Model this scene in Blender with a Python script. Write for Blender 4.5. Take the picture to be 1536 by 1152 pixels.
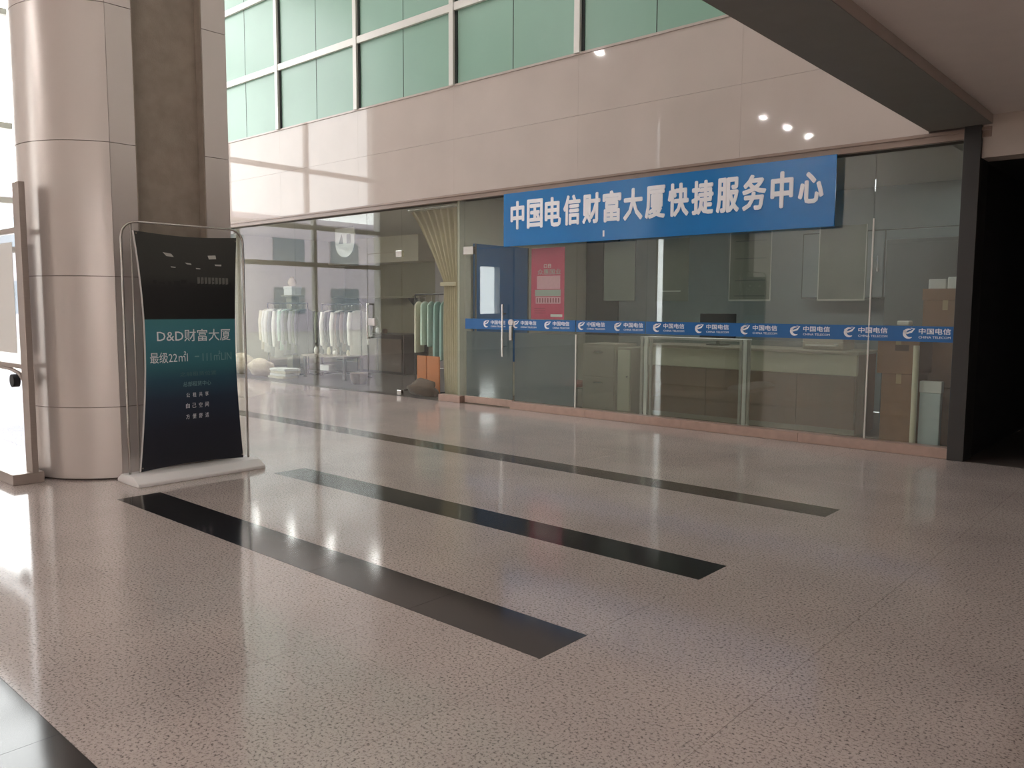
import bpy, bmesh, math, random
from mathutils import Vector, Matrix

random.seed(7)
for o in list(bpy.data.objects):
    bpy.data.objects.remove(o, do_unlink=True)
SC = bpy.context.scene
COL = SC.collection
PI = math.pi

# ------------------------------------------------------------------ camera
CAM_H = 1.40
YAW, PITCH, ROLL, FPX = math.radians(41.699), math.radians(-5.350), math.radians(0.276), 1217.38
fw = Vector((-math.sin(YAW)*math.cos(PITCH), math.cos(YAW)*math.cos(PITCH), math.sin(PITCH)))
rt = Vector((math.cos(YAW), math.sin(YAW), 0))
up = rt.cross(fw)
cr, sr = math.cos(ROLL), math.sin(ROLL)
rt2 = rt*cr + up*sr
up2 = up*cr - rt*sr
cam_data = bpy.data.cameras.new('camera')
cam = bpy.data.objects.new('camera', cam_data)
COL.objects.link(cam)
cam_data.sensor_width = 36.0
cam_data.lens = 36.0*FPX/1536.0
cam_data.clip_start = 0.05
cam_data.clip_end = 300
cam.matrix_world = Matrix(((rt2.x, up2.x, -fw.x, 0), (rt2.y, up2.y, -fw.y, 0),
                           (rt2.z, up2.z, -fw.z, CAM_H), (0, 0, 0, 1)))
SC.camera = cam

# ------------------------------------------------------------------ world (bright overcast sky)
world = bpy.data.worlds.new('overcast_sky')
SC.world = world
world.use_nodes = True
bg = world.node_tree.nodes['Background']
bg.inputs['Color'].default_value = (0.985, 0.98, 0.98, 1)
bg.inputs['Strength'].default_value = 5.0
SC.view_settings.view_transform = 'Standard'
SC.view_settings.look = 'None'
SC.view_settings.gamma = 1.0
SC.view_settings.use_curve_mapping = False
SC.view_settings.exposure = 0.72
try:
    SC.cycles.use_denoising = True
    SC.cycles.max_bounces = 10
    SC.cycles.diffuse_bounces = 6
    SC.cycles.glossy_bounces = 5
    SC.cycles.transparent_max_bounces = 24
    SC.cycles.sample_clamp_indirect = 8.0
    SC.cycles.caustics_reflective = False
    SC.cycles.caustics_refractive = False
except Exception:
    pass

# room measures (metres); shop wall is the plane y = WY, the camera stands at x = y = 0
WY = 8.35
XL = -19.0          # glazed left facade
YB = -23.0          # wall behind the camera
XR = 4.0            # right wall
ZC = 9.50           # atrium ceiling
ZL = 3.13           # low ceiling
BX0, BX1, BZ = -2.26, -1.74, 3.05   # bulkhead beam


def portal(name, loc, rot, sx, sy):
    l = bpy.data.lights.new(name, 'AREA')
    l.shape = 'RECTANGLE'; l.size = sx; l.size_y = sy
    l.cycles.is_portal = True
    o = bpy.data.objects.new(name, l); COL.objects.link(o)
    o.location = loc; o.rotation_euler = rot
    return o

# daylight portals in the modelled window openings (they only guide the sky's own light)
FY0, FY1 = 1.45, WY                     # glazed bay of the left facade
portal('facade_daylight', (XL+0.25, (FY0+FY1)/2, ZC/2), (0, -PI/2, 0), ZC, FY1-FY0)
portal('added_slot_daylight', (XL+0.25, -15.2, 4.9), (0, -PI/2, 0), 9.2, 2.8)
portal('side_door_daylight', (XL+0.25, -3.25, 2.0), (0, -PI/2, 0), 1.6, 1.1)

# ------------------------------------------------------------------ materials
def lin(c):
    return tuple(((v/255.0)/12.92 if v/255.0 <= 0.04045 else ((v/255.0+0.055)/1.055)**2.4) for v in c[:3]) + (1.0,)

MATS = {}
def mat(name, rgb, rough=0.5, metal=0.0, spec=0.5, var=0.0, vscale=6.0, bump=0.0, bscale=60.0, sheen=0.0, coat=0.0, stretch=None):
    m = bpy.data.materials.new(name); m.use_nodes = True
    nt = m.node_tree; b = nt.nodes['Principled BSDF']
    b.inputs['Base Color'].default_value = lin(rgb)
    b.inputs['Roughness'].default_value = rough
    b.inputs['Metallic'].default_value = metal
    b.inputs['Specular IOR Level'].default_value = spec
    if sheen: b.inputs['Sheen Weight'].default_value = sheen
    if coat:
        b.inputs['Coat Weight'].default_value = coat; b.inputs['Coat Roughness'].default_value = 0.05
    tc = nt.nodes.new('ShaderNodeTexCoord')
    src = tc.outputs['Object']
    if stretch:
        mp = nt.nodes.new('ShaderNodeMapping'); mp.inputs['Scale'].default_value = stretch
        nt.links.new(src, mp.inputs['Vector']); src = mp.outputs['Vector']
    if var:
        n = nt.nodes.new('ShaderNodeTexNoise'); n.inputs['Scale'].default_value = vscale; n.inputs['Detail'].default_value = 5
        nt.links.new(src, n.inputs['Vector'])
        r = nt.nodes.new('ShaderNodeValToRGB')
        c = lin(rgb)
        r.color_ramp.elements[0].position = 0.3; r.color_ramp.elements[1].position = 0.7
        r.color_ramp.elements[0].color = tuple(v*(1-var) for v in c[:3])+(1,)
        r.color_ramp.elements[1].color = tuple(min(1, v*(1+var)) for v in c[:3])+(1,)
        nt.links.new(n.outputs['Fac'], r.inputs['Fac']); nt.links.new(r.outputs['Color'], b.inputs['Base Color'])
    if bump:
        n2 = nt.nodes.new('ShaderNodeTexNoise'); n2.inputs['Scale'].default_value = bscale; n2.inputs['Detail'].default_value = 4
        nt.links.new(src, n2.inputs['Vector'])
        bp = nt.nodes.new('ShaderNodeBump'); bp.inputs['Strength'].default_value = bump; bp.inputs['Distance'].default_value = 0.01
        nt.links.new(n2.outputs['Fac'], bp.inputs['Height']); nt.links.new(bp.outputs['Normal'], b.inputs['Normal'])
    MATS[name] = m
    return m

def granite(name, base, dark, light, rough, spec=0.5):
    """polished speckled granite"""
    m = bpy.data.materials.new(name); m.use_nodes = True
    nt = m.node_tree; b = nt.nodes['Principled BSDF']; N = nt.nodes.new; L = nt.links.new
    g = N('ShaderNodeNewGeometry')
    n1 = N('ShaderNodeTexNoise'); n1.inputs['Scale'].default_value = 85; n1.inputs['Detail'].default_value = 6; n1.inputs['Roughness'].default_value = 0.7
    n2 = N('ShaderNodeTexNoise'); n2.inputs['Scale'].default_value = 1.3; n2.inputs['Detail'].default_value = 4
    v = N('ShaderNodeTexVoronoi'); v.inputs['Scale'].default_value = 55
    for t in (n1, n2, v): L(g.outputs['Position'], t.inputs['Vector'])
    r1 = N('ShaderNodeValToRGB'); e = r1.color_ramp.elements
    e[0].position = 0.37; e[0].color = lin(dark); e[1].position = 0.49; e[1].color = lin(base)
    x = r1.color_ramp.elements.new(0.62); x.color = lin(base)
    x = r1.color_ramp.elements.new(0.72); x.color = lin(light)
    L(n1.outputs['Fac'], r1.inputs['Fac'])
    r2 = N('ShaderNodeValToRGB'); r2.color_ramp.elements[0].position = 0.25; r2.color_ramp.elements[1].position = 0.75
    r2.color_ramp.elements[0].color = (0.84, 0.83, 0.84, 1); r2.color_ramp.elements[1].color = (1.06, 1.05, 1.04, 1)
    L(n2.outputs['Fac'], r2.inputs['Fac'])
    mx = N('ShaderNodeMixRGB'); mx.blend_type = 'MULTIPLY'; mx.inputs['Fac'].default_value = 1
    L(r1.outputs['Color'], mx.inputs['Color1']); L(r2.outputs['Color'], mx.inputs['Color2'])
    r3 = N('ShaderNodeValToRGB'); r3.color_ramp.elements[0].position = 0.0; r3.color_ramp.elements[1].position = 0.12
    r3.color_ramp.elements[0].color = (0.55, 0.53, 0.52, 1); r3.color_ramp.elements[1].color = (1, 1, 1, 1)
    L(v.outputs['Distance'], r3.inputs['Fac'])
    mx2 = N('ShaderNodeMixRGB'); mx2.blend_type = 'MULTIPLY'; mx2.inputs['Fac'].default_value = 0.8
    L(mx.outputs['Color'], mx2.inputs['Color1']); L(r3.outputs['Color'], mx2.inputs['Color2'])
    L(mx2.outputs['Color'], b.inputs['Base Color'])
    r4 = N('ShaderNodeMapRange'); r4.inputs['To Min'].default_value = rough*0.8; r4.inputs['To Max'].default_value = rough*1.25
    L(n2.outputs['Fac'], r4.inputs['Value']); L(r4.outputs['Result'], b.inputs['Roughness'])
    b.inputs['Specular IOR Level'].default_value = spec
    MATS[name] = m
    return m

def glass(name, tint, f0=0.04, rough=0.0, haze=0.0, haze_rgb=(200, 200, 190)):
    """thin architectural glass: clear transmission + Schlick reflection, optional frosted haze"""
    m = bpy.data.materials.new(name); m.use_nodes = True
    nt = m.node_tree; nt.nodes.clear(); N = nt.nodes.new; L = nt.links.new
    out = N('ShaderNodeOutputMaterial'); g = N('ShaderNodeNewGeometry')
    dot = N('ShaderNodeVectorMath'); dot.operation = 'DOT_PRODUCT'
    L(g.outputs['Incoming'], dot.inputs[0]); L(g.outputs['Normal'], dot.inputs[1])
    ab = N('ShaderNodeMath'); ab.operation = 'ABSOLUTE'; L(dot.outputs['Value'], ab.inputs[0])
    sb = N('ShaderNodeMath'); sb.operation = 'SUBTRACT'; sb.inputs[0].default_value = 1; L(ab.outputs[0], sb.inputs[1])
    pw = N('ShaderNodeMath'); pw.operation = 'POWER'; pw.inputs[1].default_value = 5; L(sb.outputs[0], pw.inputs[0])
    ma = N('ShaderNodeMath'); ma.operation = 'MULTIPLY_ADD'; ma.inputs[1].default_value = 1-f0; ma.inputs[2].default_value = f0
    L(pw.outputs[0], ma.inputs[0])
    tr = N('ShaderNodeBsdfTransparent'); tr.inputs['Color'].default_value = tint+(1,)
    base = tr.outputs[0]
    if haze:
        tl = N('ShaderNodeBsdfTranslucent'); tl.inputs['Color'].default_value = lin(haze_rgb)
        df = N('ShaderNodeBsdfDiffuse'); df.inputs['Color'].default_value = lin(haze_rgb)
        md = N('ShaderNodeMixShader'); md.inputs[0].default_value = 0.5; L(tl.outputs[0], md.inputs[1]); L(df.outputs[0], md.inputs[2])
        mh = N('ShaderNodeMixShader'); mh.inputs[0].default_value = haze; L(base, mh.inputs[1]); L(md.outputs[0], mh.inputs[2])
        base = mh.outputs[0]
    gl = N('ShaderNodeBsdfGlossy'); gl.inputs['Roughness'].default_value = rough; gl.inputs['Color'].default_value = (1, 1, 1, 1)
    mx = N('ShaderNodeMixShader'); L(ma.outputs[0], mx.inputs[0]); L(base, mx.inputs[1]); L(gl.outputs[0], mx.inputs[2])
    L(mx.outputs[0], out.inputs['Surface'])
    MATS[name] = m
    return m

def emit(name, rgb, strength):
    m = bpy.data.materials.new(name); m.use_nodes = True
    nt = m.node_tree; b = nt.nodes['Principled BSDF']
    b.inputs['Base Color'].default_value = lin(rgb)
    b.inputs['Emission Color'].default_value = lin(rgb); b.inputs['Emission Strength'].default_value = strength
    MATS[name] = m
    return m

granite('floor_granite', (188, 175, 169), (98, 90, 88), (206, 197, 194), 0.10, 0.5)
granite('black_granite', (38, 37, 37), (22, 22, 22), (58, 57, 56), 0.10, 0.5)
granite('brown_granite', (84, 72, 66), (50, 43, 40), (104, 92, 86), 0.12, 0.5)
mat('grout', (128, 114, 106), 0.6)
mat('fascia_stone', (193, 182, 175), 0.03, var=0.04, vscale=1.6, spec=0.35)
mat('fascia_trim', (142, 122, 110), 0.35, var=0.05)
mat('column_laminate', (217, 208, 202), 0.27, metal=0.35, spec=0.5, var=0.015, vscale=0.8)
mat('joint_dark', (96, 84, 78), 0.7)
mat('niche_concrete', (156, 144, 132), 0.75, var=0.10, vscale=9, bump=0.25, bscale=90)
mat('green_glass', (134, 172, 154), 0.30, spec=0.5, var=0.05, vscale=0.7)
mat('mullion_white', (214, 212, 206), 0.32, metal=0.1)
mat('joint_black', (30, 38, 36), 0.6)
mat('beam_paint', (124, 122, 116), 0.6, var=0.03)
mat('beam_face', (168, 155, 146), 0.6, var=0.03)
mat('ceiling_paint', (216, 208, 202), 0.7, var=0.02)
mat('wall_paint', (188, 176, 166), 0.65, var=0.03)
mat('wall_pale', (224, 220, 216), 0.65, var=0.02)
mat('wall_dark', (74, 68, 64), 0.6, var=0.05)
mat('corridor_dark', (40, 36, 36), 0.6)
mat('post_dark', (44, 41, 39), 0.45)
mat('plinth_stone', (172, 146, 134), 0.3, var=0.07, vscale=14)
mat('steel', (196, 192, 186), 0.25, metal=0.95)
mat('brushed_steel', (172, 160, 152), 0.38, metal=0.55, var=0.04, stretch=(1, 1, 40))
mat('chrome', (225, 225, 222), 0.12, metal=1.0)
mat('white_plastic', (226, 222, 220), 0.4)
mat('frame_grey', (176, 170, 164), 0.3, metal=0.6)
mat('black_rubber', (24, 24, 26), 0.5)
mat('dark_void', (22, 22, 24), 0.8)
glass('shop_glass', (0.93, 0.955, 0.94), 0.05)
glass('office_glass', (0.885, 0.925, 0.905), 0.05)
glass('facade_glass', (0.96, 0.975, 0.97), 0.04)
glass('frosted_film', (0.94, 0.94, 0.92), 0.02, 0.3, haze=0.20, haze_rgb=(190, 186, 174))
glass('door_film', (0.90, 0.92, 0.92), 0.02, 0.3, haze=0.55, haze_rgb=(158, 168, 174))
glass('acrylic', (0.97, 0.97, 0.98), 0.04, haze=0.10, haze_rgb=(225, 215, 222))
mat('sign_blue', (22, 116, 184), 0.22, var=0.03, vscale=2, spec=0.5)
mat('strip_blue', (28, 98, 160), 0.3)
mat('letter_white', (240, 240, 244), 0.4)
mat('pink_print', (214, 74, 108), 0.5, var=0.05)
mat('pink_pale', (240, 178, 192), 0.5, var=0.08, vscale=30)
mat('pink_deep', (150, 44, 70), 0.5)
mat('paper_white', (236, 236, 232), 0.6)
mat('paper_back', (116, 120, 112), 0.6, var=0.06, vscale=8)
mat('paper_edge', (186, 188, 180), 0.5)
mat('office_wall', (140, 150, 148), 0.7, var=0.03)
mat('office_floor', (140, 128, 118), 0.25)
mat('office_dark', (92, 98, 94), 0.6)
mat('counter_cream', (226, 224, 204), 0.4)
mat('counter_wood', (142, 104, 82), 0.45, var=0.12, vscale=5, stretch=(1, 1, 0.1))
mat('cabinet_grey', (178, 170, 154), 0.45)
mat('cardboard', (156, 118, 88), 0.8, var=0.05, vscale=12)
mat('cardboard_dark', (92, 66, 48), 0.85)
mat('tape', (190, 160, 118), 0.35)
mat('pale_blue_board', (206, 218, 220), 0.4)
mat('cream_tube', (222, 214, 186), 0.45)
mat('blue_panel', (58, 112, 164), 0.4)
mat('shop_wall', (216, 210, 192), 0.7, var=0.02)
mat('shop_khaki', (150, 145, 124), 0.7, var=0.04)
mat('shop_grey', (178, 170, 172), 0.6, var=0.03)
mat('shop_floor', (98, 92, 90), 0.28, var=0.06)
mat('shop_ceiling', (206, 200, 188), 0.8)
mat('dark_wood', (70, 62, 58), 0.45, var=0.12, vscale=6, stretch=(0.2, 1, 1))
mat('wood_top', (112, 96, 84), 0.4, var=0.1)
mat('curtain_cream', (206, 194, 164), 0.85, sheen=0.3, var=0.05)
mat('orange_board', (214, 128, 72), 0.55, var=0.04)
mat('brown_cloth', (92, 72, 58), 0.9, sheen=0.2, var=0.12, vscale=14)
mat('stone_beige', (186, 172, 150), 0.8, var=0.12, vscale=12, bump=0.4, bscale=25)
for nm, c in dict(white=(232, 230, 222), cream=(220, 212, 190), grey=(150, 150, 146), dark=(58, 60, 58), olive=(98, 104, 80),
                  teal=(150, 186, 180), pale_teal=(184, 208, 198), brown=(112, 94, 84), black=(34, 34, 36), mint=(196, 214, 200)).items():
    mat('cloth_'+nm, c, 0.88, sheen=0.25, var=0.06, vscale=10, bump=0.15, bscale=40)
mat('exterior_wall', (196, 188, 198), 0.8, var=0.04)
mat('exterior_glass', (120, 130, 140), 0.15)
mat('exterior_ground', (170, 166, 160), 0.8, var=0.06)
mat('print_grey', (110, 110, 104), 0.5)
mat('print_light', (190, 190, 184), 0.5)
mat('print_dim', (34, 34, 33), 0.5)
emit('fill_glow', (255, 252, 250), 420.0)
emit('lamp_glow_bright', (255, 252, 250), 1700.0)
emit('fill_glow_mid', (255, 252, 250), 650.0)
emit('fill_glow_dim', (255, 252, 250), 46.0)
M = MATS

# ------------------------------------------------------------------ mesh helpers
WLOC = {}
class MB:
    """collects shapes (world coordinates unless the thing is built locally)"""
    def __init__(s):
        s.bm = bmesh.new()
    def box(s, x0, x1, y0, y1, z0, z1, b=0.0):
        r = bmesh.ops.create_cube(s.bm, size=1.0)
        vs = r['verts']
        bmesh.ops.scale(s.bm, vec=(x1-x0, y1-y0, z1-z0), verts=vs)
        bmesh.ops.translate(s.bm, vec=((x0+x1)/2, (y0+y1)/2, (z0+z1)/2), verts=vs)
        if b > 0:
            es = list({e for v in vs for e in v.link_edges})
            bmesh.ops.bevel(s.bm, geom=es, offset=b, segments=2, profile=0.5, affect='EDGES')
        return s
    def prism(s, pts, axis, a, b, bev=0.0):
        """extrude a polygon; axis 'x': pts are (y,z), 'y': (x,z), 'z': (x,y)"""
        def P(p, t):
            return {'x': (t, p[0], p[1]), 'y': (p[0], t, p[1]), 'z': (p[0], p[1], t)}[axis]
        v0 = [s.bm.verts.new(P(p, a)) for p in pts]
        v1 = [s.bm.verts.new(P(p, b)) for p in pts]
        n = len(pts)
        s.bm.faces.new(v0); s.bm.faces.new(list(reversed(v1)))
        for i in range(n):
            s.bm.faces.new((v0[i], v1[i], v1[(i+1) % n], v0[(i+1) % n]))
        if bev > 0:
            es = list({e for v in v0+v1 for e in v.link_edges})
            bmesh.ops.bevel(s.bm, geom=es, offset=bev, segments=2, profile=0.5, affect='EDGES')
        return s
    def tube(s, pts, r, n=10, closed=False, caps=True):
        pts = [Vector(p) for p in pts]; rings = []
        m = len(pts); rr = r if isinstance(r, (list, tuple)) else [r]*m
        for i, p in enumerate(pts):
            a = pts[(i-1) % m] if (closed or i > 0) else p
            c = pts[(i+1) % m] if (closed or i < m-1) else p
            t = (c-a).normalized()
            ref = Vector((0, 0, 1)) if abs(t.z) < 0.9 else Vector((1, 0, 0))
            u = t.cross(ref).normalized(); w = t.cross(u).normalized()
            if rings and not closed:
                pass
            rings.append([s.bm.verts.new(p + (u*math.cos(2*PI*k/n)+w*math.sin(2*PI*k/n))*rr[i]) for k in range(n)])
        # align rings (avoid twist where the reference changes)
        def best(r0, r1):
            bo, bd = 0, 1e9
            for o in range(n):
                d = sum((r0[k].co-r1[(k+o) % n].co).length for k in range(0, n, max(1, n//4)))
                if d < bd: bo, bd = o, d
            return r1[bo:]+r1[:bo]
        def best2(r0, r1):
            a = best(r0, r1); bq = best(r0, list(reversed(r1)))
            da = sum((r0[k].co-a[k].co).length for k in range(n)); db = sum((r0[k].co-bq[k].co).length for k in range(n))
            return a if da <= db else bq
        for i in range(1, m): rings[i] = best2(rings[i-1], rings[i])
        for i in range(m if closed else m-1):
            r0 = rings[i]; r1 = rings[(i+1) % m]
            if closed and i == m-1: r1 = best2(r0, r1)
            for k in range(n):
                s.bm.faces.new((r0[k], r0[(k+1) % n], r1[(k+1) % n], r1[k]))
        if caps and not closed:
            s.bm.faces.new(list(reversed(rings[0]))); s.bm.faces.new(rings[-1])
        return s
    def cyl(s, c, axis, r, h, n=20, r2=None):
        c = Vector(c); d = {'x': Vector((1, 0, 0)), 'y': Vector((0, 1, 0)), 'z': Vector((0, 0, 1))}[axis]
        return s.tube([c, c+d*h], [r, r if r2 is None else r2], n)
    def loft(s, rings, cap=True):
        """rings: lists of points of equal length"""
        R = [[s.bm.verts.new(p) for p in ring] for ring in rings]
        n = len(R[0])
        for a, b in zip(R, R[1:]):
            for k in range(n):
                s.bm.faces.new((a[k], a[(k+1) % n], b[(k+1) % n], b[k]))
        if cap:
            s.bm.faces.new(list(reversed(R[0]))); s.bm.faces.new(R[-1])
        return s
    def sheet(s, f, nu, nv, t):
        """thin solid sheet from f(u,v) -> point, with thickness vector function or constant vector t"""
        t = Vector(t)
        A = [[s.bm.verts.new(Vector(f(i/nu, j/nv))) for i in range(nu+1)] for j in range(nv+1)]
        B = [[s.bm.verts.new(Vector(f(i/nu, j/nv))+t) for i in range(nu+1)] for j in range(nv+1)]
        for j in range(nv):
            for i in range(nu):
                s.bm.faces.new((A[j][i], A[j][i+1], A[j+1][i+1], A[j+1][i]))
                s.bm.faces.new((B[j][i], B[j+1][i], B[j+1][i+1], B[j][i+1]))
        for j in range(nv):
            s.bm.faces.new((A[j][0], A[j+1][0], B[j+1][0], B[j][0])); s.bm.faces.new((A[j][nu], B[j][nu], B[j+1][nu], A[j+1][nu]))
        for i in range(nu):
            s.bm.faces.new((A[0][i], B[0][i], B[0][i+1], A[0][i+1])); s.bm.faces.new((A[nv][i], A[nv][i+1], B[nv][i+1], B[nv][i]))
        return s
    def blob(s, c, rx, ry, rz, seed=0, amp=0.15, sub=2):
        from mathutils import noise
        r = bmesh.ops.create_icosphere(s.bm, subdivisions=sub, radius=1.0)
        for v in r['verts']:
            d = 1+amp*noise.noise(v.co*1.8+Vector((seed*3.1, seed*1.7, seed)))*2
            v.co = Vector((c[0]+v.co.x*rx*d, c[1]+v.co.y*ry*d, c[2]+max(-0.8, v.co.z)*rz*d))
        return s
    def build(s, name, material, parent=None, smooth=False, local=False, label=None, kind=None):
        bmesh.ops.recalc_face_normals(s.bm, faces=s.bm.faces)
        me = bpy.data.meshes.new(name)
        if parent is not None and not local:
            off = WLOC[parent.name]
            bmesh.ops.translate(s.bm, vec=-off, verts=s.bm.verts)
            w = off
        elif parent is None and not local:
            xs = [v.co.x for v in s.bm.verts]; ys = [v.co.y for v in s.bm.verts]; zs = [v.co.z for v in s.bm.verts]
            w = Vector(((min(xs)+max(xs))/2, (min(ys)+max(ys))/2, min(zs)))
            bmesh.ops.translate(s.bm, vec=-w, verts=s.bm.verts)
        else:
            w = Vector((0, 0, 0))
        s.bm.to_mesh(me); s.bm.free()
        if smooth:
            for p in me.polygons: p.use_smooth = True
            if smooth is not True:
                try: me.set_sharp_from_angle(angle=math.radians(smooth))
                except Exception: pass
        me.materials.append(M[material] if isinstance(material, str) else material)
        o = bpy.data.objects.new(name, me); COL.objects.link(o)
        WLOC[o.name] = w.copy()
        if parent is not None: o.parent = parent
        elif not local: o.location = w
        if label: o['label'] = label
        if kind: o['kind'] = kind
        return o

def tag(o, label, cat, group=None):
    o['label'] = label; o['category'] = cat
    if group: o['group'] = group
    return o

def thing(name, loc, label, cat, group=None, rz=0.0):
    o = bpy.data.objects.new(name, None); COL.objects.link(o)
    o.empty_display_size = 0.1
    o.location = loc; o.rotation_euler = (0, 0, rz)
    WLOC[o.name] = Vector(loc)
    return tag(o, label, cat, group)

def setting(name, loc=(0, 0, 0)):
    o = bpy.data.objects.new(name, None); COL.objects.link(o)
    o.location = loc; WLOC[o.name] = Vector(loc); o['kind'] = 'structure'
    return o

def copy_tree(o, parent=None):
    c = o.copy(); COL.objects.link(c); c.parent = parent
    for ch in list(o.children): copy_tree(ch, c)
    return c

def share(name, mesh, parent, loc):
    """another piece that shares mesh data"""
    o = bpy.data.objects.new(name, mesh); COL.objects.link(o)
    o.parent = parent; o.location = Vector(loc)-WLOC[parent.name] if parent else loc
    return o

def lettering(text, rect, to, depth, bold=0.0, res=2):
    """flat raised lettering as a bmesh; rect = (u0,u1,v0,v1); to(u,v,d) maps to the scene"""
    cu = bpy.data.curves.new('lettering', 'FONT'); cu.body = text; cu.size = 1.0
    cu.resolution_u = res; cu.offset = bold; cu.fill_mode = 'BOTH'; cu.extrude = 0.5
    o = bpy.data.objects.new('lettering', cu); COL.objects.link(o)
    bpy.context.view_layer.update()
    dg = bpy.context.evaluated_depsgraph_get()
    me = bpy.data.meshes.new_from_object(o.evaluated_get(dg))
    mb = MB(); mb.bm.from_mesh(me)
    bpy.data.objects.remove(o, do_unlink=True); bpy.data.curves.remove(cu); bpy.data.meshes.remove(me)
    xs = [v.co.x for v in mb.bm.verts]; ys = [v.co.y for v in mb.bm.verts]
    x0, x1, y0, y1 = min(xs), max(xs), min(ys), max(ys)
    for v in mb.bm.verts:
        u = rect[0]+(v.co.x-x0)/(x1-x0)*(rect[1]-rect[0])
        w = rect[2]+(v.co.y-y0)/(y1-y0)*(rect[3]-rect[2])
        v.co = Vector(to(u, w, (v.co.z+0.5)*depth))
    return mb

def to_wall(y):      # lettering on a surface facing the lobby (-y)
    return lambda u, v, d: (u, y-d, v)
def to_plus_x(x):    # lettering on a surface facing +x
    return lambda u, v, d: (x+d, u, v)

# ================================================================== THE SETTING
# ---- floor: grout bed with real tiles where the photo shows them, plain paving beyond
TX0, TX1, TY0, TY1 = -14.8, 1.2, -0.2, WY
fb = MB()
fb.box(TX0, TX1, TY0, TY1, -0.10, -0.006)
fb.box(XL, TX0, YB, WY, -0.10, 0.0); fb.box(TX1, XR, YB, WY, -0.10, 0.0); fb.box(TX0, TX1, YB, TY0, -0.10, 0.0)
floor = fb.build('floor', 'floor_granite', kind='structure')
mat_bed = MB().box(TX0, TX1, TY0, TY1, -0.0065, -0.004).build('grout_bed', 'grout', floor)
ROWS = [-0.2, 0.60, 0.92, 1.67, 2.42, 2.74, 3.71, 4.02, 4.73, 5.44, 5.72, 6.60, 7.47, WY]
STRIPE = {1: (-6.0, -2.0), 4: (-6.0, -2.0), 6: (-6.0, -2.0), 9: (-14.8, -2.0)}
tile_cache = {}
for j in range(len(ROWS)-1):
    y0, y1 = ROWS[j], ROWS[j+1]
    for i in range(20):
        x0 = TX0+0.8*i; x1 = x0+0.8
        dark = j in STRIPE and STRIPE[j][0]-0.01 <= x0 and x1 <= STRIPE[j][1]+0.01
        key = (round(y1-y0, 3), dark, j == 9)
        nm = ('brown_floor_tile' if j == 9 else 'black_floor_tile') if dark else 'floor_tile'
        cx, cy = (x0+x1)/2, (y0+y1)/2
        if key not in tile_cache:
            w, d, g = 0.4, (y1-y0)/2, 0.0008
            mb = MB().box(cx-w+g, cx+w-g, cy-d+g, cy+d-g, -0.004, 0.0)
            bmesh.ops.translate(mb.bm, vec=(-cx, -cy, 0), verts=mb.bm.verts)
            o = mb.build(nm, ('brown_granite' if j == 9 else 'black_granite') if dark else 'floor_granite', local=True)
            tile_cache[key] = o.data
            o.parent = floor; o.location = Vector((cx, cy, 0))-WLOC[floor.name]
        else:
            share(nm, tile_cache[key], floor, (cx, cy, 0))

# ---- ceilings and the bulkhead beam
MB().box(XL-0.3, BX0, YB-0.3, WY+0.3, ZC, ZC+0.2).build('ceiling', 'ceiling_paint', kind='structure')
MB().box(BX1, XR+0.3, YB-0.3, WY+0.02, ZL, ZL+0.2).build('ceiling_low', 'ceiling_paint', kind='structure')
bt = MB().box(BX0, BX1, YB, WY-0.001, BZ, BZ+0.10).build('trim_beam', 'beam_paint', kind='structure')
MB().box(BX1-0.02, BX1+0.004, YB, WY-0.002, BZ+0.004, ZL).build('side_board', 'beam_face', bt)
MB().box(BX0, BX0+0.25, YB, WY, BZ+0.10, ZC).build('wall_upper', 'wall_pale', kind='structure')

# ---- shop wall: fascia of polished stone panels, trim, curtain wall above
wall_back = MB().box(XL-0.3, BX1+0.1, WY+0.02, WY+0.30, 2.96, ZC).build('wall_back', 'joint_dark', kind='structure')
PX = [XL, -17.5, -15.3, -13.06, -10.80, -8.59, -6.35, -4.15, BX0]
for a, b in zip(PX, PX[1:]):
    for z0, z1 in ((3.03, 3.81), (3.81, 4.56)):
        MB().box(a+0.0006, b-0.0006, WY, WY+0.02, z0+0.0012, z1-0.0012).build('fascia_panel', 'fascia_stone', wall_back)
MB().box(XL, BX1, WY-0.005, WY+0.06, 2.94, 3.03, 0.004).build('trim_1', 'fascia_trim', kind='structure')
MB().box(XL, BX1, WY-0.02, WY+0.0, 3.0, 3.03, 0.003).build('trim_2', 'fascia_trim', kind='structure')
MB().box(XL, BX0, WY-0.015, WY+0.02, 4.545, 4.575, 0.003).build('trim_3', 'fascia_stone', kind='structure')

cw = setting('window_1', (-10.5, WY, 4.56))
CM = [-17.5, -15.3, -13.06, -10.80, -8.59, -6.35, -4.15]
TZ = [4.575, 5.63, 6.94, 8.25, ZC]
edges = [XL]+CM+[BX0]
for a, b in zip(edges, edges[1:]):
    mid = (a+b)/2+0.02
    for z0, z1 in zip(TZ, TZ[1:]):
        for p, q in ((a, mid), (mid, b)):
            MB().box(p+0.006, q-0.006, WY+0.004, WY+0.016, z0+0.002, z1-0.002).build('glass_panel', 'green_glass', cw)
for x in CM:
    MB().box(x-0.045, x+0.045, WY-0.05, WY+0.004, 4.56, ZC, 0.004).build('mullion', 'mullion_white', cw)
for z in TZ[1:4]:
    for a, b in zip(edges, edges[1:]):
        MB().box(a+0.045, b-0.045, WY-0.042, WY+0.004, z-0.055, z+0.055, 0.004).build('transom', 'mullion_white', cw)
for a, b in zip(edges, edges[1:]):
    mid = (a+b)/2+0.02
    MB().box(mid-0.006, mid+0.006, WY+0.002, WY+0.012, 4.575, ZC).build('panel_joint', 'joint_black', cw)
    MB().box(a+0.045, a+0.09, WY-0.01, WY+0.003, 4.575, ZC).build('mullion_gasket', 'joint_black', cw)

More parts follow.
